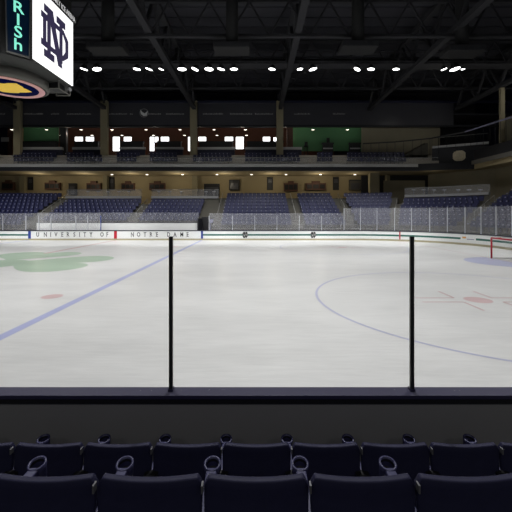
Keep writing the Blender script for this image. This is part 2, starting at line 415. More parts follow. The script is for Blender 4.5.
# ------------------------------------------------------------ lower bowl tiers
PITCH, RISE = .85, .376
def rk(k): return R0+1.3+PITCH*k
def zf(k): return 1.05+RISE*k
def section_solid(name, u0, u1, kmax, zp, kmin=0, rend=None, m='conc'):
    rend = rend or 22.9
    prof = [(rk(kmin)-.65, -.02)]
    for k in range(kmin, kmax+1): prof += [(rk(k)-.65, zf(k)), (rk(k)+.2, zf(k))]
    prof += [(rk(kmax)+.2, zp), (rend, zp), (rend, -.02)]
    b = MB(); i = b.mi(m)
    n = 1 if u1 <= 0 else max(1, int((u1-max(u0,0))/4))
    L = [u0+(u1-u0)*k/n for k in range(n+1)]
    if u0 < 0 < u1: L = [u0]+[u1*k/n for k in range(n+1)]
    pv = None
    for u in L:
        V = [b.bm.verts.new(bowl(u, r)[0]+Vector((0,0,z))) for r, z in prof]
        if pv:
            for k in range(len(V)): b.bm.faces.new((pv[k], pv[(k+1)%len(V)], V[(k+1)%len(V)], V[k]))
        else: b.bm.faces.new(V)
        pv = V
    b.bm.faces.new(pv[::-1]); return struct(b.build(name))
ux = lambda X: X-CX
ZP6, ZP8 = 3.55, 4.3
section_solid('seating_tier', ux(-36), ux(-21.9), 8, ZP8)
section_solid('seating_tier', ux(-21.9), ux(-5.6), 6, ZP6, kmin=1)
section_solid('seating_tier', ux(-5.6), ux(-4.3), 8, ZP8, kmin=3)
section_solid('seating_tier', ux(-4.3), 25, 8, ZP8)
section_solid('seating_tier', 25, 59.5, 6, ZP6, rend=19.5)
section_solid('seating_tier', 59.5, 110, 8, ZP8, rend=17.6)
# tunnel mouth
b = MB(); yb = CY+rk(3)-.65-.04; b.box(-5.58, -4.32, yb, yb+.03, -.02, 2.15, 'ndark'); tun = thing('tunnel_door', 'dark tunnel doorway behind the glass beside the white bench wall', 'doorway', (-4.9, 33, 0))
b.build('door_leaf', tun); b = MB(); b.box(-4.72, -4.34, yb-.1, yb-.05, -.02, 1.9, 'lav'); b.build('curtain', tun)
b = MB(); b.box(-5.6,-5.5,32.4,yb,-.02,2.0,'fasciad'); b.box(-4.34,-4.28,32.4,yb,-.02,1.6,'fasciad'); b.build('side_wall', tun)

# ------------------------------------------------------------ far seats
def far_seat_mb(b, T):
    b.box(-.215,.215,.02,.07,.42,.85,'seat', T @ Matrix.Translation((0,0,0)))
    b.box(-.17,.17,-.005,.02,.5,.80,'seat', T)
    b.box(-.20,.20,-.12,-.05,.36,.74,'seat', T @ Matrix.Rotation(-.12,4,'X'))
    b.box(-.255,-.225,-.30,.04,.60,.64,'seat', T)
    b.box(-.275,-.205,-.37,-.25,.57,.655,'seatarm', T)
    b.box(-.25,-.23,-.02,.05,0,.6,'seat', T)
b = MB(); far_seat_mb(b, Matrix.Identity(4)); proto = b.build('stadium_seat')
seats = []        # (u, k, section id, row)
SW = .487
def fill(sec, ua, ub, ks):
    for k in ks:
        if ub <= 0:
            n = int((ub-ua)/SW); off = (ub-ua-n*SW)/2
            for i in range(n): seats.append((ua+off+SW*(i+.5), k, sec))
        else:
            r = rk(k); a = ua if ua > 0 else 0.01; n = int(math.radians(ub-a)*r/SW); st = math.degrees(SW/r)
            off = (ub-a-n*st)/2
            for i in range(n): seats.append((a+off+st*(i+.5), k, sec))
SEC = {'A':'far left block','B':'left block behind the bench wall','C':'right block behind the bench wall','D':'middle block right of the tunnel','E':'block left of the corner','F':'first corner block','G':'corner block under curved drink rail','H':'far right end block'}
fill('A', ux(-33), ux(-22.7), range(0,9)); fill('B', ux(-21.1), ux(-12.8), range(1,7)); fill('C', ux(-11.65), ux(-5.7), range(1,7))
fill('D', ux(-3.4), ux(3.5), range(0,9)); fill('E', ux(4.6), 0, range(0,9)); fill('F', 4.5, 23.5, range(0,9))
fill('G', 27, 57, range(0,7)); fill('H', 61.5, 90, range(0,9))
vis = []
for u, k, s in seats:
    p, t = bowl(u, rk(k)-.05); p.z = zf(k); px = p.x/p.y*F+256
    if -6 < px < 518: vis.append((p.y, p, t, k, s))
vis.sort(key=lambda q: q[0])
rest = MB()
for i, (d, p, t, k, s) in enumerate(vis):
    T = Matrix.Translation(p) @ Matrix.Rotation(-t, 4, 'Z')
    if i < 288:
        o = proto if i == 0 else proto.copy()
        if i: COL.objects.link(o)
        o.matrix_world = T
        tag(o, 'navy folding seat, %s row up, %s' % (ORD[k], SEC[s]), 'seat', 'navy seats of row %s, %s' % (ORD[k], SEC[s]))
    else: far_seat_mb(rest, T)

# ------------------------------------------------------------ upper deck
YM = 41.0
UP = [(41.9, zz(158,41.9)-.8), (42.65, zz(155,42.65)-.8), (43.35, zz(152.5,43.35)-.8)]
zt, zb = zz(164,YM), zz(171,YM)
outl = [(-40,YM),(19.5,YM),(25.2,39.3),(25.0,24),(34,24),(34,56),(-40,56)]
b = MB(); b.prism([(x,y,zb) for x,y in outl], (0,0,zt-zb-.02), 'beige'); struct(b.build('floor_mezzanine'))
b = MB(); b.box(-40, 19.5, YM-.1, YM, zz(167,YM), zt, 'fascia'); struct(b.build('trim_1'))
b = MB(); b.box(-40, 19.5, YM-.06, YM, zb, zz(167,YM), 'fasciad'); b.prism([(19.5,YM-.06,zb),(25.2,39.24,zb),(25.2,39.3,zb),(19.5,YM,zb)],(0,0,zt-zb),'fasciad'); struct(b.build('trim_2'))
b = MB(); b.box(24.9, 25.0, 24, 39.3, zt-.35, zt+.12, 'drum'); struct(b.build('trim_3'))
b = MB(); b.box(25.0, 25.1, 24, 39.0, zt, zt+1.25, 'fasciad'); struct(b.build('trim_4'))
prof = [(YM+.25, zt-.03)]
for (y, z) in UP: prof += [(y-.5, z), (y+.25, z)]
ZU = UP[-1][1]+.5
prof += [(UP[-1][0]+.25, ZU), (55, ZU), (55, zt-.03)]
b = MB(); b.prism([(-40, y, z) for y, z in prof], (66, 0, 0), 'aisle'); struct(b.build('upper_tier'))
COLPX = (15.5, 103, 193, 280); YCOL = 44.15
colX = [xx(p, 43.7) for p in COLPX]
for a, c in ((14,57),(67,103),(117,140),(150,180),(193,234),(245,301),(317,336),(347,408)):
    for j, (y, z) in enumerate(UP):
        xa, xb = xx(a,y), xx(c,y); n = int((xb-xa)/SW)
        for i in range(n):
            x = xa+SW*(i+.5)
            if j == 2 and any(abs(x-cx) < .85 for cx in colX): continue
            far_seat_mb(rest, Matrix.Translation((x, y, z)))
tag(rest.build('stadium_seats'), 'remaining rows of navy seats higher in the far bowl and upper deck', 'seats', None, 'stuff')
# upper front glass railing
gr = thing('glass_railing', 'low glass railing with thin top rail along the upper deck edge', 'railing', (0, YM+.08, zt))
b = MB(); b.box(-36, 22, YM+.06, YM+.072, zt-.02, zz(157.5,YM), 'rglass'); b.build('glass_panel', gr)
b = MB(); b.box(-36, 22, YM+.04, YM+.09, zz(157.5,YM), zz(157.5,YM)+.05, 'frame'); b.build('top_rail', gr)

# columns
for i, (px, cx) in enumerate(zip(COLPX, colX)):
    b = MB(); b.box(cx-.44, cx+.44, YCOL-.25, YCOL+.25, zt-.02, zz(100.5, 43.9), 'column'); b.box(cx-.5,cx+.5,YCOL-.3,YCOL+.3,zt-.02,zt+1.3,'column')
    b.box(cx-.25, cx+.25, YCOL-.3, YCOL+.3, zz(100.5,43.7), 17.9, 'truss')
    tag(b.build('column'), 'square beige column rising past the upper seats, %s from the left' % ORD[i], 'column', 'beige columns of the upper deck')
b = MB(); b.box(xx(501,36), xx(505,36), 36, 36.3, zt+1, zz(87.5,36), 'column'); tag(b.build('column'), 'slim beige column standing alone at the right picture edge', 'column')
# header band with faint sponsor names
YB = 44.75
hb = thing('header_band', 'dark glossy band of sponsor names over the upper suites', 'fascia band', (-7, YB, zz(125,YB)))
b = MB(); b.box(-37.8, 26, YB, YB+.2, zz(125,YB), zz(103,YB), 'band'); b.build('band_panel', hb)
b = MB(); b.box(-37.8, 33.5, YB-.06, YB+.26, zz(127,YB), zz(125,YB), 'fasciad'); b.box(-37.8,33.5,YB-.06,YB+.26,zz(103,YB),zz(100.5,YB),'navy'); b.build('band_trim', hb)
b = MB(); rnd = random.Random(3)
for a, c in ((0,5),(24,43),(51,59),(67,91),(109,127),(130,133),(148,161),(166,184),(203,223),(230,252),(255,273),(294,310),(333,345)):
    x = a
    while x < c:
        w = rnd.uniform(.7, 1.3); h = rnd.choice((.9, 1.2, 1.2, 1.5))
        b.box(xx(x,YB), xx(min(c,x+w),YB), YB-.015, YB-.001, zz(114.6,YB), zz(114.6-h,YB), 'bandtxt'); x += w+.45
b.build('sponsor_lettering', hb)
b = MB(); X, Z = xx(144,YB), zz(113,YB)
b.ring((0,0),.5,.58,0,'bandtxt',40); 
for v in b.bm.verts: v.co = Vector((X+v.co.x, YB-.01, Z+v.co.y))
b.prism([(X-.5,YB-.03,Z+.45),(X-.2,YB-.03,Z+.1),(X+.1,YB-.03,Z-.05),(X+.5,YB-.03,Z+.25),(X+.35,YB-.03,Z-.35),(X-.05,YB-.03,Z-.42),(X-.4,YB-.03,Z-.15)],(0,.02,0),'bandlogo')
b.build('logo', hb)

# suites: counters, bar fronts, back wall, windows
for i, (a, c) in enumerate(((18,62),(72,100),(119,145),(155,183),(197,235),(245,302))):
    y = 45.1; dim = i in (2, 3)
    t = thing('suite_counter', ('%s pale drink counter from the left in the upper suites' % ORD[i]), 'counter', (xx((a+c)/2,y), y, ZU), 'drink counters of the upper suites')
    b = MB(); b.box(xx(a,y), xx(c,y), y, y+.45, zz(149.6 if not dim else 149,y), zz(147,y), 'counter'); b.build('counter_top', t, bevel=.03)
    b = MB(); b.box(xx(a,y)+.05, xx(c,y)-.05, y+.1, y+.35, ZU, zz(149.6,y), 'navy'); b.build('counter_front', t)
    y = 46.4
    t = thing('suite_bar', '%s dark high bar from the left behind the pale counters' % ORD[i], 'bar', (xx((a+c)/2,y), y, ZU), 'dark bars of the upper suites')
    c = min(c, 285.5, c if i else 58.5)
    b = MB(); b.box(xx(a,y)+.3, xx(c,y)-.3, y, y+.5, ZU, zz(141.8,y), 'dark'); b.build('bar_front', t)
    b = MB(); b.box(xx(a,y)+.2, xx(c,y)-.2, y-.06, y+.6, zz(141.8,y), zz(141.2,y), 'ndark'); b.build('bar_top', t)
YW = 52.0
b = MB(); b.box(-38, 12, YW, YW+.3, ZU-.1, zz(128,YW), 'brick'); struct(b.build('wall_suite'))
b = MB(); b.box(-38, 34, YW+.3, YW+.6, ZU, 21, 'roof'); struct(b.build('wall_back'))
b = MB(); b.box(-38, 34, 45.0, YW+.3, zz(128,YW), zz(128,YW)+.15, 'roof'); struct(b.build('ceiling_suite'))
wn = 0
for a, c, t0, t1 in ((75,83,137,141.3),(86,94,137,141.3),(113,119.8,137,151),(124,131.5,137,142.3),(150,154.3,137,151),(154.5,158.3,137,142.2),(161,169,137,142),(188.2,191,137,151),(198.5,206,137,141),(225,233,137,141),(236,243.6,137,149),(263,270,137,149),(273.5,277,137.5,149)):
    wn += 1; y = YW-.03
    b = MB(); xa, xb, za, zb_ = xx(a,y), xx(c,y), zz(t1,y), zz(t0,y)
    for q in ((xa-.08,xa,za-.08,zb_+.08),(xb,xb+.08,za-.08,zb_+.08),(xa,xb,za-.08,za),(xa,xb,zb_,zb_+.08)): b.box(q[0],q[1],y-.06,y+.03,q[2],q[3],'dark')
    w = struct(b.build('window_%d' % wn)); b = MB(); b.box(xa, xb, y, y+.025, za, zb_, 'day'); b.build('pane', w)
# dark posts between suites
for i, px in enumerate((74, 85, 128, 161, 179)):
    pass
for nm, a, c, t0, t1, y in (('wall_green_left', 22, 58, 124, 141, 47.5), ('wall_green_right', 293, 363, 122, 151, 47.5)):
    b = MB(); b.box(xx(a,y), xx(c,y), y, y+.2, zz(t1,y) if nm[-1]!='t' or True else 0, zz(t0,y), 'greenwall'); struct(b.build(nm))
b = MB(); y = 47.3; b.box(xx(18.5,y), xx(22.5,y), y, y+.3, zz(141,y), zz(128,y), 'warmwall'); struct(b.build('wall_plaster'))
b = MB(); y = 45.4; b.box(xx(362,y), xx(440,y), y, y+.3, ZU-.1, zz(124,y), 'beige2'); struct(b.build('wall_upper_right'))
b = MB(); y = 46.0; b.box(xx(287,y), xx(293,y), y, y+.5, ZU, zz(124,y), 'brown'); struct(b.build('wall_partition'))
b = MB(); y=47.0; b.box(xx(60,y), xx(66,y), y, y+.5, ZU, zz(124,y), 'ndark'); struct(b.build('wall_partition_dark'))
# far background panel in leftmost suite
b = MB(); y = 49; b.box(xx(1,y), xx(8.5,y), y, y+.1, zz(141.5,y), zz(137.3,y), 'fascia'); tag(b.build('wall_screen'), 'small grey screen on the brown wall of the leftmost suite', 'screen')
for i, px in enumerate((306, 328)):
    y = 46.9; x = xx(px,y); t = thing('high_chair', ('dark high chair by the green wall, '+('left' if i==0 else 'right')+' of the two'), 'chair', (x,y,ZU), 'high chairs at the green wall')
    zs = zz(146,y)
    b = MB(); b.box(x-.3,x+.3,y-.25,y+.25,zs-.08,zs,'ndark'); b.build('seat', t)
    b = MB(); b.box(x-.15,x+.28,y+.2,y+.26,zs,zz(141.5 if i==0 else 137.5,y),'ndark'); b.build('backrest', t)
    for sx in (-1,1):
        for sy in (-1,1):
            b = MB(); b.tube((x+sx*.25,y+sy*.2,ZU),(x+sx*.24,y+sy*.2,zs-.08),.03,'ndark'); b.build('leg', t)
for i, (a, c, t0) in enumerate(((322,334,142.5),(349,361.5,142.5))):
    y = 45.9; t = thing('high_table', ('boxy dark service table before the green wall, '+('left' if i==0 else 'right')+' one'), 'table', (xx((a+c)/2,y),y,ZU), 'service tables at the green wall')
    b = MB(); b.box(xx(a,y),xx(c,y),y,y+.5,zz(144,y),zz(t0,y),'dark'); b.build('table_top', t, bevel=.02)
    b = MB(); b.box(xx(a,y)+.1,xx(c,y)-.1,y+.05,y+.45,ZU,zz(144,y),'ndark'); b.build('cabinet', t)
    b = MB(); b.box(xx(a,y)+.15,xx(c,y)-.15,y-.02,y+.04,zz(149,y),zz(147.8,y),'counter'); b.build('tray', t)
# suite pendant lamps
def pendant(px, py, y, ztop, i, lab, group):
    x, z = xx(px,y), zz(py,y); t = thing('pendant_lamp', lab, 'lamp', (x,y,z), group)
    b = MB(); b.tube((x,y,z+.1),(x,y,ztop),.012,'ndark',6); b.build('rod', t)
    b = MB(); b.lathe([(.05,.14),(.16,.1),(.22,.0)],(x,y,z),'dark',12); b.build('lamp_shade', t)
    b = MB(); b.lathe([(.001,-.02),(.17,-.015),(.20,.02),(.001,.03)],(x,y,z),'warm',12); b.build('bulb', t)
ZC = zz(128,YW)
for i, px in enumerate((12,46.5,81,112,146,180,214,245.5,279)): pendant(px,129.8,45.6,ZC,i,'small bright pendant lamp of the front row, %s from the left' % ORD[i],'front row of pendant lamps')
for i, px in enumerate((29,61,92,122,153.5,184.5,217,246.5)): pendant(px,135.4,48.8,ZC,i,'small bright pendant lamp of the back row, %s from the left' % ORD[i],'back row of pendant lamps')
for i, px in enumerate((313,347.5)): pendant(px,129.8,45.6,ZC,i,'small lamp before the green wall, '+('left' if i==0 else 'right')+' of the pair','lamps before the green wall')

# ------------------------------------------------------------ lower concourse
YL = 46.5
b = MB(); b.box(-38, xx(430,YL), YL+.012, YL+.3, ZP6-.1, zb, 'beige'); struct(b.build('wall_concourse'))
for i, (a, c) in enumerate(((19,24.5),(103,107),(192,197.5))):
    y = YL-.5; b = MB(); b.box(xx(a,y), xx(c,y), y, YL, ZP6, zb, 'column'); tag(b.build('pilaster'), 'flat beige pilaster on the lower concourse wall, %s from the left' % ORD[i], 'pilaster', 'concourse pilasters')
for i, (a, c) in enumerate(((27.5,33),(109,114.5),(267,273),(333,339))):
    y = YL-.08; t = thing('wall_panel', 'tall narrow black panel on the beige concourse wall, %s from the left' % ORD[i], 'wall panel', (xx(a,y),y,zz(190,y)), 'tall black concourse panels')
    b = MB(); b.box(xx(a,y),xx(c,y),y,YL,zz(190,y),zz(177,y),'ndark'); b.build('panel_body', t, bevel=.02)
    b = MB(); b.box(xx(a+1.2,y),xx(c-1.2,y),y-.02,y,zz(188,y),zz(184,y),'fasciad'); b.box(xx(a+1.2,y),xx(c-1.2,y),y-.02,y,zz(183,y),zz(179,y),'band'); b.build('inset', t)
def concession(a, c, t0, t1, i):
    y = YL-.5; t = thing('menu_display', 'brown framed menu display on the concourse wall, %s from the left' % ORD[i], 'display', (xx((a+c)/2,y),y,zz(t1,y)), 'concourse menu displays')
    m = (a+c)/2; w = c-a
    b = MB(); b.box(xx(a,y),xx(c,y),y+.1,YL,zz(t1,y),zz(t0+2,y),'brown'); b.box(xx(a+w*.3,y),xx(c-w*.3,y),y+.05,YL,zz(t0+2,y),zz(t0,y),'brown'); b.build('board', t)
    for q in ((a+w*.06,a+w*.3),(a+w*.36,c-w*.36),(c-w*.3,c-w*.06)):
        b = MB(); b.box(xx(q[0],y),xx(q[1],y),y+.03,y+.1,zz(t1-1.5,y),zz(t0+3.5,y),'ndark'); b.build('screen', t)
for i, (a, c, t0, t1) in enumerate(((1,13,180,190),(44,59,180.5,189.5),(86,100,181,190),(121,134,181,190),(149,164.5,181,190),(284,298,181,191),(306,326,181,190))): concession(a,c,t0,t1,i)
for i, (a, c, t0, t1, m) in enumerate(((68.5,76,184.5,195,'ndark'),(204,219.5,185,197,'ndark'),(229,239.5,181,190,'ndark'),(349.5,361,181,190,'conc'))):
    y = YL-.4; b = MB(); b.box(xx(a,y),xx(c,y),y,YL,zz(t1,y),zz(t0,y),m); b.box(xx(a,y),xx(c,y),y-.05,YL,zz(t0,y),zz(t0-1.2,y),'fasciad'); b.box(xx(a+1.5,y),xx(c-1.5,y),y-.03,y,zz(t1-1,y),zz(t0+2,y),'band')
    tag(b.build('service_window'), 'shuttered dark service window on the concourse wall, %s from the left' % ORD[i], 'service window', 'concourse service windows')
# dark recess and columns right part
b = MB(); y = 45.6; b.box(xx(361.5,y), xx(430,y), y, y+.3, ZP8, zb, 'fasciad'); struct(b.build('wall_recess'))
for i, (a, c, y) in enumerate(((370,379.5,43),(387,390,44.8))):
    b = MB(); b.box(xx(a,y),xx(c,y),y,y+.7,ZP8,zb,'column'); b.box(xx(a,y)-.06,xx(c,y)+.06,y-.05,y+.75,ZP8,ZP8+.5,'column')
    tag(b.build('column'), ('broad' if i==0 else 'narrow')+' grey-beige column under the upper deck behind the corner seats', 'column')
b = MB(); y = 43.9; b.box(xx(384,y),xx(425,y),y,y+.15,ZP6,zz(180.5,y),'beige2'); tag(b.build('low_wall'), 'low olive parapet wall under the upper deck near the corner', 'wall panel')
# concourse downlights
for i, px in enumerate((112,147,182.5,217,251.5,286,320.5,355)):
    y = 44.5; x, z = xx(px,y), zb-.02
    b = MB(); b.lathe([(.001,-.03),(.13,-.03),(.16,.0),(.16,.04)],(x,y,z-.01),'warm',12)
    tag(b.build('downlight'), 'small round downlight in the concourse ceiling, %s from the left' % ORD[i], 'lamp', 'concourse downlights')
# drink rails above sections B, C and corner G, with stools behind
def drink_rail(name_lab, ua, ub, r, z0, z1, zfl):
    t = thing('drink_rail', name_lab, 'counter', tuple(bowl((ua+ub)/2 if ua>0 or ub<=0 else 0, r)[0]))
    L = [ua+(ub-ua)*k/(12 if ub>0 else 1) for k in range((12 if ub>0 else 1)+1)]
    def sw(mb, ra, rb, za, zb2, m):
        i = mb.mi(m); pv = None
        for u in L:
            V = [mb.bm.verts.new(bowl(u,rr)[0]+Vector((0,0,zv))) for rr, zv in ((ra,za),(ra,zb2),(rb,zb2),(rb,za))]
            if pv:
                for k in range(4): mb.bm.faces.new((pv[k],pv[(k+1)%4],V[(k+1)%4],V[k])).material_index=i
            else: mb.bm.faces.new(V).material_index=i
            pv = V
        mb.bm.faces.new(pv[::-1]).material_index=i
    b = MB(); sw(b, r, r+.35, z0, z1, 'counterd'); b.build('counter_top', t)
    b = MB(); sw(b, r+.12, r+.2, zfl, z0, 'conc'); b.build('support_wall', t)
    b = MB(); sw(b, r+.22, r+.25, z1+.72, z1+.76, 'frame'); b.build('top_rail', t)
    b = MB(); sw(b, r+.23, r+.24, z1, z1+.72, 'rglass'); b.build('glass_panel', t)
rr = rk(6)+.35
drink_rail('grey drink rail with glass above the seats left of the stairs, behind bench wall', ux(xx(68,39)), ux(xx(142.5,39)), rr, zz(198.6,39), zz(196.3,39), ZP6)
drink_rail('grey drink rail with glass above the seats between stairs and tunnel', ux(xx(152.5,39)), ux(xx(219,39)), rr, zz(198.6,39), zz(196.3,39), ZP6)
drink_rail('curved grey drink rail above the low corner seats', 28, 57, rr, 4.25, 4.5, ZP6)
def stool(x, y, z, zt_, lab, grp):
    t = thing('bar_stool', lab, 'stool', (x,y,z), grp)
    b = MB(); b.lathe([(.001,0),(.19,0),(.2,.03),(.18,.07),(.001,.08)],(x,y,zt_-.08),'counter',14); b.build('seat', t)
    b = MB(); b.tube((x,y,z),(x,y,zt_-.08),.03,'frame',8); b.lathe([(.001,.03),(.2,.01),(.2,0)],(x,y,z),'frame',14); b.build('pedestal', t)
rnd = random.Random(8)
for i, px in enumerate((88,98,108,119,129,159,170,181,206,214)):
    y = 39.9; stool(xx(px,y), y, ZP6, zz(191.3,y), 'pale bar stool behind the straight drink rails, %s from the left' % ORD[i], 'stools at the straight drink rails')
for i, th in enumerate((31,34.5,38,41.5,46,49.5,53)):
    p, _ = bowl(th, rr+1.0); stool(p.x, p.y, ZP6, zz(189.5-.02*i, p.y), 'pale bar stool behind the curved corner drink rail, %s from the left' % ORD[i], 'stools at the corner drink rail')
# aisle handrails
for i, (u, k1) in enumerate(((ux(-21.9),8),(ux(-12.2),6),(ux(-3.9),8),(ux(4.0),8),(2.3,8),(25.2,6),(59.3,6))):
    t = thing('handrail', 'slender metal handrail climbing the lower stairs, %s from the left' % ORD[i], 'handrail', tuple(bowl(u, rk(2))[0]+Vector((0,0,zf(2)))), 'handrails of the lower stairs')
    P = [bowl(u, rk(k))[0]+Vector((0,0,zf(k))) for k in (2,k1)]
    b = MB(); b.tube(P[0]+Vector((0,0,.85)), P[1]+Vector((0,0,.85)), .022, 'frame', 6); b.build('rail', t)
    for k in range(2, k1+1, 2):
        p = bowl(u, rk(k))[0]+Vector((0,0,zf(k))); b = MB(); b.tube(p, p+Vector((0,0,.85)), .018, 'frame', 6); b.build('post', t)
# left aisle side wall wedge (lit stair cheek)
# ------------------------------------------------------------ corner structures, right
def wall_seg(nm, a, c, z0, z1, m, th=.2):
    a, c = Vector((*a,0)), Vector((*c,0)); n = Vector((-(c-a).y, (c-a).x, 0)).normalized()*th
    b = MB(); b.prism([(a.x,a.y,z0),(c.x,c.y,z0),(c.x+n.x,c.y+n.y,z0),(a.x+n.x,a.y+n.y,z0)],(0,0,z1-z0),m); return b
pA, pB = (xx(432,42.5),42.5), (xx(488,39.8),39.8)
t = thing('corner_balcony', 'dark corner balcony with pale ledge and round seal emblem', 'balcony', (pA[0], pA[1], zt))
wall_seg('', pA, pB, zt-.02, zz(148.5,42.5), 'fasciad').build('balcony_front', t)
wall_seg('', (pA[0],pA[1]-.12), (pB[0],pB[1]-.12), zz(148.5,42.5), zz(146.3,42.5), 'counter', .4).build('ledge', t)
d = (Vector((*pB,0))-Vector((*pA,0))); mid = Vector((*pA,0))+d*.5; nn = Vector((d.y,-d.x,0)).normalized()
b = MB(); T = frame((mid.x+nn.x*.03, mid.y+nn.y*.03, zz(155.8,mid.y)), d, nn)
pts = []
for k in range(16):
    a = 2*PI*k/16; r = .72 if k%2 else .64; pts.append(T @ Vector((max(-.66,min(.66,r*1.12*math.cos(a))), max(-.62,min(.62,r*1.1*math.sin(a))), 0)))
b.prism(pts, nn*.04, 'seal'); b.build('seal', t)
b = MB()
for k in range(9):
    p = Vector((*pA,0))+d*(k/8)+nn*0.02; p.z = zz(146.3,42.5); b.tube(p, p+Vector((0,0,1.0)), .02, 'dark', 6)
a3 = Vector((*pA,zz(146.3,42.5)+1)); b3 = Vector((*pB,zz(146.3,42.5)+1)); b.tube(a3,b3,.03,'frame',6); b.build('railing', t)
b = MB(); p = T @ Vector((0.35,-.95,.1)); b.lathe([(.001,0),(.3,.0),(.32,.06)],(p.x,p.y,zt-.25),'warm',14); 
tag(b.build('downlight'), 'oval ceiling light glowing just below the seal on the balcony', 'lamp')
# curved rail in front of right upper wall
rail = [(xx(363,44),44,zz(143.6,44)),(xx(395,43.6),43.6,zz(142,43.6)),(xx(430,42.6),42.6,zz(138.5,42.6)),(xx(465,39.6),39.6,zz(132,39.6)),(xx(490,36),36,zz(124,36)),(xx(512,33),33,zz(117,33)),(xx(540,29),29,zz(105,29))]
t = thing('curved_railing', 'dark curved railing sweeping up to the right above the corner balcony', 'railing', (rail[2][0], rail[2][1], rail[2][2]-1.4))
b = MB()
for a, c in zip(rail, rail[1:]): b.bar(a, c, .1, .14, 'lav' if a[0] > 24 else 'dark')
b.build('top_rail', t)
b = MB()
for a, c in zip(rail, rail[1:]):
    for k in range(4):
        p = Vector(a).lerp(Vector(c), k/4); b.tube(p-Vector((0,0,min(2.2, p.z-zt-.0))), p, .025, 'dark', 6)
b.build('baluster', t)
# stair between right wall and balcony
b = MB(); y = 43.6
for k in range(7):
    x = xx(405,y)+k*.42; b.box(x, x+.42, y, y+1.2, ZU-.6, ZU+.12+k*.24, 'conc')
tag(b.build('staircase'), 'concrete stair flight rising to the right beside the corner balcony', 'stairs')
b = wall_seg('', (xx(428,44.6),44.6), (27.2,38.6), 3.4, zb, 'beige2'); struct(b.build('wall_corner_lower'))
b = MB(); b.box(27.2,27.5,22,38.6,4.2,zb,'beige2'); struct(b.build('wall_right_lower'))
b = MB(); b.box(26.8,27.1,24,37.0,zt-.02,zz(119,37),'beige2'); struct(b.build('wall_right_upper'))
b = MB(); b.box(33.7,34,20,56,zt,21,'navy'); struct(b.build('wall_right'))
b = MB(); b.box(-38.3,-38,20,56,0,21,'navy'); struct(b.build('wall_left'))

# ------------------------------------------------------------ roof
b = MB(); b.box(-40, 36, -8, 56, 21, 21.3, 'roof')
for k in range(40): b.box(-40, 36, -8+1.6*k, -7.9+1.6*k, 20.9, 21, 'roof')
struct(b.build('ceiling'))
def roof_truss(a, c, z0, z1, seg, w, lab, grp, name='roof_truss'):
    a, c = Vector(a), Vector(c); L = (c-a).length; t = thing(name, lab, 'roof truss', (a.x, a.y, z0), grp)
    A0, C0, A1, C1 = [Vector((p.x,p.y,z)) for p, z in ((a,z0),(c,z0),(a,z1),(c,z1))]
    b = MB(); b.bar(A0, C0, w, w*.8, 'truss'); b.build('bottom_chord', t)
    b = MB(); b.bar(A1, C1, w, w*.8, 'truss'); b.build('top_chord', t)
    b = MB()
    for k in range(seg):
        p = A0.lerp(C0, k/seg); q = A1.lerp(C1, (k+.5)/seg); r = A0.lerp(C0, (k+1)/seg)
        b.bar(p, q, w*.45, w*.45, 'truss'); b.bar(q, r, w*.45, w*.45, 'truss')
    b.build('web', t)
for i, X in enumerate((-31.1,-19.6,-8.0,3.15,14.8,26.2)):
    roof_truss((X,-3,0),(X,44.4,0),16.15,19.4,12,.5,'main black roof truss running away overhead, %s from the left' % ORD[i],'main roof trusses')
for i, (Y, z) in enumerate(((11,16.9),(18.5,17.2),(25.5,15.8),(33.5,16.9),(40,17.2))):
    roof_truss((-38,Y,0),(34,Y,0),z,z+2.6,24,.26,'black cross truss spanning the roof, %s from the camera' % ORD[i],'cross trusses')
for i, (X, Y, z) in enumerate(((xx(232,25),25,zz(47,25)),(xx(358,25),25,zz(46,25)),(xx(108,25),25,zz(47,25)),(xx(462,25),25,zz(50,25)))):
    t = thing('air_diffuser', 'dark hanging air diffuser between the trusses, %s' % ('left of centre','right of centre','beside the scoreboard','near the right edge')[i], 'air diffuser', (X,Y,z), 'hanging air diffusers')
    b = MB(); b.tube((X,Y,z),(X,Y,20.95),.45,'duct',16); b.build('duct', t)
    b = MB(); b.box(X-1.3,X+1.3,Y-.7,Y+.7,z-.35,z+.1,'duct'); b.build('plenum', t, bevel=.05)
    b = MB(); b.box(X-1.28,X+1.28,Y-.715,Y-.70,z-.33,z+.05,'truss')
    for k in range(6): b.box(X-1.25+k*.43, X-1.0+k*.43, Y-.74,Y-.7,z-.3,z+.0,'truss')
    b.build('grille', t)
t = thing('air_duct', 'long round black duct under the roof behind the lamps', 'duct', (0,36,18))
b = MB(); b.tube((-37,36,18.3),(32.5,36,18.3),.55,'duct',20); b.build('duct_body', t)
for k in range(17):
    b = MB(); b.tube((-36+4*k,36,18.3),(-35.85+4*k,36,18.3),.6,'truss',20); b.build('flange', t)
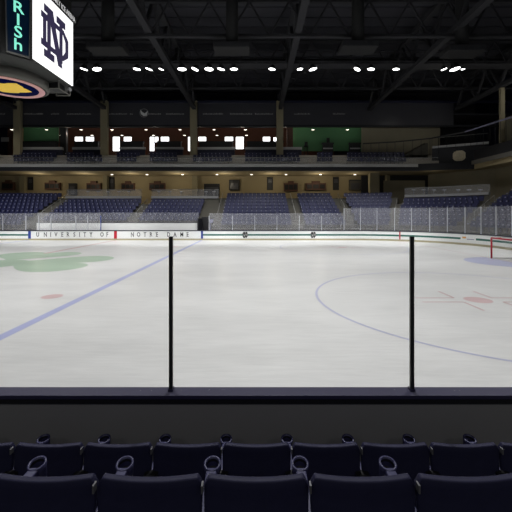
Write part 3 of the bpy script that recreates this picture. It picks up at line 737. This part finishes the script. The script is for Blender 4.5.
# catwalk carrying the lamps
YLP = 30.8
t = thing('catwalk', 'black lighting catwalk carrying the row of bright lamps', 'catwalk', (0,YLP+.6,zz(64,YLP)))
zc_ = zz(62,YLP)
b = MB(); b.box(-36,33,YLP+.3,YLP+1.3,zc_,zc_+.08,'truss'); b.build('deck', t)
b = MB()
for yy in (YLP+.3,YLP+1.3):
    b.bar((-36,yy,zc_+1.0),(33,yy,zc_+1.0),.05,.05,'truss')
    for k in range(24): b.bar((-36+3*k,yy,zc_),(-36+3*k,yy,zc_+1.0),.05,.05,'truss')
b.build('railing', t)
b = MB(); b.bar((-36,YLP,zc_+.06),(33,YLP,zc_+.06),.08,.08,'truss'); 
for k in range(24): b.bar((-36+3*k,YLP,zc_+.06),(-36+3*k,YLP+.4,zc_+.06),.06,.06,'truss')
b.build('lamp_pipe', t)
rnd = random.Random(5)
LX = ((84,1,.25),(97,1.15,-.2),(137,1,.1),(149,.95,.3),(161,.7,.3),(182,1.15,0),(195,1,.35),(209,1.15,.05),(221,1,.2),(234,1,0),(272,.95,.15),(300,.8,-.1),(313,1.1,-.25),(357,.9,.45),(371,.95,.1),(396,.85,.1),(444,.8,-.3),(455,1.3,-.15),(463,.5,0))
for i, (px, s, roll) in enumerate(LX):
    x, z = xx(px,YLP), zz(69.3,YLP)
    t = thing('floodlight', 'bright round roof floodlight shining down, %s in the row from the left' % ORD[i], 'floodlight', (x,YLP,z), 'row of roof floodlights')
    tilt = Matrix.Rotation(roll,4,'Y') @ Matrix.Rotation((-.02 if abs(s-1)>.12 and s>1 else .05)+rnd.uniform(-.05,.05),4,'X') 
    r = .34*s
    b = MB(); b.lathe([(r,0),(r*.92,.12*s),(r*.6,.34*s),(r*.3,.42*s),(.001,.44*s)],(x,YLP,z),'dark',20,tilt); b.build('reflector', t)
    b = MB(); b.lathe([(.001,-.03),(r*.6,-.022),(r*.9,-.005),(r*.97,.01),(.001,.02)],(x,YLP,z),'lamp',20,tilt); b.build('lens', t)
    b = MB(); b.tube((x,YLP,z+.38*s),(x,YLP,zc_+.05),.035,'dark',8); b.build('hanger', t)

# ------------------------------------------------------------ scoreboard
SX, SY = XC, 17.9
xF = -10.55; yl, yr = 16.15, 19.6
sb = thing('scoreboard', 'hanging scoreboard with white video screen, vertical letter panel and round underside', 'scoreboard', (SX, SY, 9.14))
zb0, zt0 = 9.83, 13.46
hw = SX-xF   # negative
h1 = abs(xF-SX); q = yl-SY; hn = 2.65
octo = [(h1,-1.75),(h1,1.7),(1.65,hn),(-1.65,hn),(-h1,1.7),(-h1,-1.75),(-1.65,-hn),(1.65,-hn)]
def ring_pts(s, z, pts=octo): return [(SX+a*s, SY+b_*s, z) for a, b_ in pts]
b = MB(); b.prism(ring_pts(.975, zb0-.12), (0,0,4.9), 'house')
# tapered skirt below
A = [b.bm.verts.new(p) for p in ring_pts(.975, zb0-.12)]; B = [b.bm.verts.new(p) for p in ring_pts(.70, 9.62)]
for k in range(8): b.bm.faces.new((A[k],A[(k+1)%8],B[(k+1)%8],B[k]))
b.bm.faces.new(B[::-1]); b.build('housing', sb)
# video screens on the four sides
scr = None
def side_screen(T, w, h, nm):
    b = MB(); b.box(-w/2,w/2,-h/2,h/2,0,.07,'screen',T); s = b.build('video_screen', sb)
    b = MB(); monogram(b, T @ Matrix.Translation((-.0*w, 0, .072)), w*.70, h*.72, 'scnd', .012); b.build('monogram', s); return s
cz = (zb0+zt0)/2
side_screen(frame((xF-.07, (yl+yr)/2, cz), (0,1,0), (1,0,0)), yr-yl, zt0-zb0, '')
side_screen(frame((SX, SY-hn*.975-.0, cz), (1,0,0), (0,-1,0)), 2.5, zt0-zb0, '')
# header sign above the screen
b = MB(); b.box(xF-.2, xF-.02, yl, yr+.1, zt0+.02, zt0+.62, 'ndark'); hd = b.build('header_sign', sb)
b = MB(); text_mesh(b, 'COMPTON FAMILY ICE ARENA', 'hdr', frame((xF-.012,(yl+yr)/2,zt0+.28),(0,1,0),(1,0,0)) @ Matrix.Scale(.72,4,(1,0,0)), .40, .006); b.build('lettering', hd, rec=False)
# chamfer letter panel
c0, c1 = Vector((SX+h1, SY-1.75, 0)), Vector((SX+1.65, SY-hn, 0))
dd = (c0-c1); n2 = Vector((dd.y, -dd.x, 0)).normalized(); wch = dd.length; mid = (c0+c1)/2
T = frame((mid.x+n2.x*-.02, mid.y+n2.y*-.02, 0), dd, n2)
zl0, zl1 = zz(56,15.9), 14.0
b = MB(); b.prism([T@Vector((a,z,0)) for a, z in ((-.40,zl0),(.40,zl0),(.47,zl1),(-.47,zl1))], n2*.05, 'scdark'); tp = b.build('letter_panel', sb)
b = MB()
for sgn in (-1,1): b.prism([T@Vector((sgn*a,z,.0)) for a, z in ((.41,zl0),(.45,zl0),(.52,zl1),(.48,zl1))], n2*.09, 'frame')
b.box(-.45,.45,zl0-.06,zl0,0,.09,'frame',T); b.build('panel_frame', tp)
b = MB()
for ch, py in zip('IRISh', (-5,8.8,21,33.3,46)):
    text_mesh(b, ch, 'mint', T @ Matrix.Translation((0, zz(py, 15.75), .055)), .74, .006)
b.build('lettering', tp, rec=False)
# drum and lit underside
DC = (XC, 17.98)
b = MB(); b.lathe([(1.74,9.14),(1.82,9.18),(1.86,9.3),(1.86,9.66),(.001,9.7)],(DC[0],DC[1],0),'drum',64); b.lathe([(1.72,9.14),(1.60,9.16),(.001,9.17)],(DC[0],DC[1],0),'ndark',64); dr = b.build('drum', sb)
b = MB(); b.lathe([(1.64,9.12),(1.64,9.15),(1.36,9.15),(1.36,9.12),(1.64,9.12)],(DC[0],DC[1],0),'rim',64); b.build('light_ring', dr)
b = MB(); b.lathe([(1.36,9.15),(1.36,9.135),(.001,9.135)],(DC[0],DC[1],0),'dnavy',64); dn = b.build('disc', dr)
b = MB(); gx, gy = DC[0], DC[1]
pts = []
for a, c in ((-.78,.40),(-.4,.5),(0,.52),(.1,.46),(.5,.46),(.82,.42),(.80,.12),(.74,.04),(.82,-.04),(.82,-.40),(.4,-.42),(.2,-.38),(-.2,-.46),(-.74,-.40),(-.72,-.1),(-.84,.0)): pts.append((gx+a, gy+c*1.5, 9.12))
b.prism(pts[::-1], (0,0,.012), 'gold'); b.build('emblem', dn)
b = MB()
for yy in (18.4, 19.5):
    b.bar((xF-.9,yy,9.25),(xF-.12,yy,9.25),.05,.05,'drum'); b.bar((xF-.12,yy,9.25),(xF-.12,yy,zb0),.05,.05,'drum'); b.bar((xF-.9,yy,9.25),(xF-.9,yy,zb0-.1),.05,.05,'drum')
b.bar((xF-.12,18.4,9.25),(xF-.12,19.5,9.25),.05,.05,'drum'); b.box(xF-.8,xF-.3,18.6,19.3,9.35,9.7,'ndark'); b.build('speaker_frame', sb)
b = MB(); b.tube((xF-.15,19.45,9.62),(xF+.02,19.3,9.5),.08,'counter',12); b.build('camera', sb)
for sx in (-1,1):
    for sy in (-1,1):
        b = MB(); b.tube((SX+sx*1.5,SY+sy*1.5,14.5),(SX+sx*1.5,SY+sy*1.5,21),.03,'frame',6); b.build('cable', sb)

# ------------------------------------------------------------ near side: boards, posts, glass
nb = thing('dasher_board', 'near dasher board seen from behind with navy cap, front of the seats', 'rink boards', (0,2.94,0))
zcap = .92
b = MB(); b.box(-14,14,2.89,2.99,0,zcap-.035,'nearboard'); b.build('panel', nb)
b = MB(); b.box(-14,14,2.865,3.01,zcap-.035,zcap,'nearcap'); b.build('cap_rail', nb, bevel=.006)
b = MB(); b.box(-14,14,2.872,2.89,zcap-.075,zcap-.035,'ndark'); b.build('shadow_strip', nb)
b = MB(); b.box(-14,14,2.99,3.0,0.12,zcap-.05,'board'); b.build('ice_side_sheet', nb)
NP = [xx(171,2.95)+2.09*k for k in (-2,-1,0,1,2,3)]; labs = ('off the left','left outer','left','right','right outer','far right')
for k, x in enumerate(NP):
    if not 1 < k < 4: continue
    t = thing('shield_post', 'tall thin black post on the near dasher cap, '+('left' if k==2 else 'right')+' of the two', 'glass post', (x,2.95,zcap), 'near glass posts')
    b = MB(); b.box(x-.016,x+.016,2.935,2.965,zcap,zz(236.5,2.95),'post'); b.build('post_bar', t, bevel=.004)
    b = MB(); b.box(x-.022,x+.022,2.93,2.98,zcap,zcap+.02,'nearcap'); b.build('foot', t)
    b = MB(); b.box(x-.010,x+.010,2.930,2.936,zcap+.03,zz(238,2.95),'dark'); b.build('gasket', t)
for k in range(1, 4):
    b = MB(); b.box(NP[k]+.02,NP[k+1]-.02,2.945,2.957,zcap+.001,zz(236.5,2.95),'nglass')
    tag(b.build('rink_shield'), 'nearly invisible clear near pane '+('left of the left black post','between the two black posts','right of the right black post')[k-1], 'glass pane', 'near glass panes')

# ------------------------------------------------------------ near seats
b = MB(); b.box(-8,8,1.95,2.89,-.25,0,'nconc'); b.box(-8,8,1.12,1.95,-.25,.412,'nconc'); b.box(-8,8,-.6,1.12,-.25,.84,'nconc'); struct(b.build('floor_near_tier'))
def back_mesh(w=.480):
    """moulded back: gentle curve, saddle top with rounded shoulders, rolled rim"""
    b = MB(); i = b.mi('nseat'); nx, nz = 22, 12; F_, B_ = [], []
    h0, h1 = .40, .85
    for a in range(nx+1):
        s = -1+2*a/nx; top = h1-.020+.006*abs(s)**2.4-(.045*max(0,(abs(s)-.90)/.10)**2.2)
        cf, cb = [], []
        for c in range(nz+1):
            v = c/nz; z = h0+(top-h0)*v; x = s*w/2*(1-.10*(1-v)**2)
            y = .022*s*s - .03*(1-v) + (.055*max(0,(v-.82)/.18)**2)*-0.0
            y += -.05*v*0+.02*v
            th = .024+(.014 if v > .9 else 0)
            cf.append(b.bm.verts.new((x, y+th/2, z))); cb.append(b.bm.verts.new((x, y-th/2, z)))
        F_.append(cf); B_.append(cb)
    def q(*v):
        f = b.bm.faces.new(v); f.material_index = i; f.smooth = True
    for a in range(nx):
        for c in range(nz):
            q(F_[a][c],F_[a+1][c],F_[a+1][c+1],F_[a][c+1]); q(B_[a][c],B_[a][c+1],B_[a+1][c+1],B_[a+1][c])
        q(F_[a][nz],F_[a+1][nz],B_[a+1][nz],B_[a][nz]); q(F_[a][0],B_[a][0],B_[a+1][0],F_[a+1][0])
    for c in range(nz):
        q(F_[0][c],F_[0][c+1],B_[0][c+1],B_[0][c]); q(F_[nx][c],B_[nx][c],B_[nx][c+1],F_[nx][c+1])
    return b
def make_near_seat():
    # local: seat faces +Y; origin on the floor under the backrest; armrest on the left (-X) joint
    t = thing('stadium_seat', '', 'seat', absolute=False); g = SW/2
    o = back_mesh().build('backrest', t); m = o.modifiers.new('bevel','BEVEL'); m.width = .008; m.segments = 2; m.limit_method = 'ANGLE'; m.angle_limit = 1
    b = MB(); b.box(-.20,.20,.115,.155,.36,.72,'nseat', Matrix.Rotation(.10,4,'X')); b.build('seat_pan', t, bevel=.02)
    b = MB(); b.box(-g-.028,-g+.028,.02,.33,.605,.650,'ncup', Matrix.Rotation(-.02,4,'X')); b.box(-g-.014,-g+.014,.03,.26,.54,.605,'nseat'); arm = b.build('armrest', t, bevel=.008)
    b = MB(); T = Matrix.Rotation(.22,4,'X'); cz_ = .62
    b.lathe([(.032,-.10),(.044,0),(.048,.035),(.037,.037),(.035,0),(.030,-.085),(.001,-.085)],(-g,.365,cz_),'ncup',24,T)
    b.lathe([(.001,-.10),(.030,-.10)],(-g,.365,cz_),'ncup',24,T); cu = b.build('cup_holder', arm)
    b = MB(); b.lathe([(.036,.025),(.0345,-.02),(.001,-.02)],(-g,.365,cz_),'ndark',24,T); b.build('cup_shade', cu, rec=False)  # black lining paints the shade inside the cup
    b = MB(); b.box(-g-.004,-g+.004,-.01,.02,.785,.822,'nmetal'); b.build('hinge_tab', t)
    b = MB(); b.tube((-g-.03,-.03,.655),(-g+.03,-.03,.655),.012,'ndark',10); b.box(-g-.045,-g+.045,-.05,.02,.645,.66,'ndark'); b.box(-g-.015,-g+.015,-.02,.12,0,.645,'ndark'); b.box(-g-.05,-g+.05,-.06,.18,0,.02,'ndark'); b.build('stanchion', t, bevel=.004)
    return t
near = make_near_seat(); first = True
def copy_tree(o, parent=None):
    c = o.copy(); COL.objects.link(c)
    if parent: c.parent = parent
    for ch in o.children: copy_tree(ch, c)
    return c
rowA = [(-1.70+SW*(n+.5)) for n in range(-1, 8)]
rowB = [(-.729+SW*(n+.5)) for n in range(-2, 4)]
src = near; lst = []
for r, (xs, Y, zfl) in enumerate(((rowA, 2.36, 0.0),(rowB, 1.53, .412))):
    for i, x in enumerate(xs):
        o = src if (r == 0 and i == 0) else copy_tree(src)
        lst.append((o, x, Y, zfl, r, i))
for o, x, Y, zfl, r, i in lst:
    o.location = (x, Y, zfl+ (-.017 if r == 0 else -.003)*0)
    tag(o, 'dark navy seat seen from behind, %s from left, %s' % (ORD[i], 'row at near boards' if r == 0 else 'nearest row'), 'seat', 'near seats, '+('board row' if r == 0 else 'closest row'))

# ------------------------------------------------------------ lights
def spot(x, y, z, power, ang_, tgt, blend=.5, size=.4, col=(1,1,1)):
    l = bpy.data.lights.new('arena_and_fill_spot', 'SPOT'); l.energy = power; l.spot_size = math.radians(ang_); l.spot_blend = blend; l.shadow_soft_size = size; l.color = col
    o = bpy.data.objects.new('arena_and_fill_spot', l); COL.objects.link(o); o.location = (x,y,z)
    o.rotation_euler = (Vector(tgt)-Vector((x,y,z))).to_track_quat('-Z','Y').to_euler(); return o
def point(x, y, z, power, col=(1,.88,.66), size=.1):
    l = bpy.data.lights.new('ceiling_and_fill_lamp', 'POINT'); l.energy = power; l.shadow_soft_size = size; l.color = col
    o = bpy.data.objects.new('ceiling_and_fill_lamp', l); COL.objects.link(o); o.location = (x,y,z)
P = 4000
for x in (-26, -17, -8, 1, 10):
    spot(x, 11.5, 15.8, P, 92, (x, 11.0, 0), .5, .5)
    spot(x, 20.2, 15.8, P*.44, 92, (x, 26.0, 0), .6, .5)
    spot(x, 19.0, 15.8, 6500, 46, (x, 32.0, 1.2), .7, .5)  # extra unseen spots added to brighten the far boards and bench wall
spot(12, 15, 15.8, 2500, 60, (17, 27, 1), .7, .5)
for px in (97, 182, 221, 313, 371, 455):
    spot(xx(px,YLP), YLP-.1, zz(71.5,YLP), 1500, 110, (xx(px,YLP), 31.5, 0), .8, .25)
for x in range(-28, 10, 6): point(x, 43.6, zb-1.1, 62)
point(12.5, 43.6, zb-1.1, 30)
for x in range(-26, 8, 6): point(x, 47.2, 13.6, 40, (1,.85,.68))
for x in (-33, -28, -16, -4, 8): spot(x, 39.5, 15.9, 260, 100, (x, 42, 8), .8, .3, (1,.95,.85))  # fill spots added above the upper deck, no fixture modelled
for x in (-30, -24): spot(x, 30, 15.9, 1500, 70, (x, 37, 3), .8, .3)  # added fill that lifts the dark seats at far left
for x, y, z in ((20,38,14.5),(28,34,14.5)): point(x, y, z, 90, (1,.97,.9), .3)  # unseen fill points added for the dim right corner
point(21, 40, zb-.8, 12); point(24.0, 33, zb-1.6, 6)
for q in (305, 350): point(xx(q,44.9), 45.0, 15.2, 32, (.95,1,.85))
point(xx(34,45), 45.2, 15.6, 60, (.95,1,.85))
# dim unseen fill lamps, added to brighten near seats and board back
def house(x, y, z, e, tgt):
    l = bpy.data.lights.new('near_fill_lamp', 'AREA'); l.energy = e; l.size = 3; l.shape = 'RECTANGLE'; l.size_y = .6; l.color = (1,.98,.98)
    o = bpy.data.objects.new('near_fill_lamp', l); COL.objects.link(o); o.location = (x,y,z); o.rotation_euler = (Vector(tgt)-Vector((x,y,z))).to_track_quat('-Z','Y').to_euler()
for x in (-5, 0, 5): house(x, -4.5, 7.5, 26, (x*.6, 2.5, .6))
W = bpy.data.worlds.new('World'); SC.world = W; W.use_nodes = True
W.node_tree.nodes['Background'].inputs[0].default_value = (.9,.95,1,1); W.node_tree.nodes['Background'].inputs[1].default_value = .06

# ------------------------------------------------------------ camera, view
cam = bpy.data.cameras.new('Camera'); co = bpy.data.objects.new('Camera', cam); COL.objects.link(co); SC.camera = co
co.location = (0,0,H); co.rotation_euler = (PI/2,0,0); cam.sensor_width = 36; cam.lens = F/512*36; cam.shift_y = -(256-HY)/512; cam.clip_start = .05; cam.clip_end = 300
vs = SC.view_settings; SC.display_settings.display_device = 'sRGB'; vs.view_transform = 'Standard'; vs.look = 'None'; vs.exposure = 0; vs.gamma = 1; vs.use_curve_mapping = False
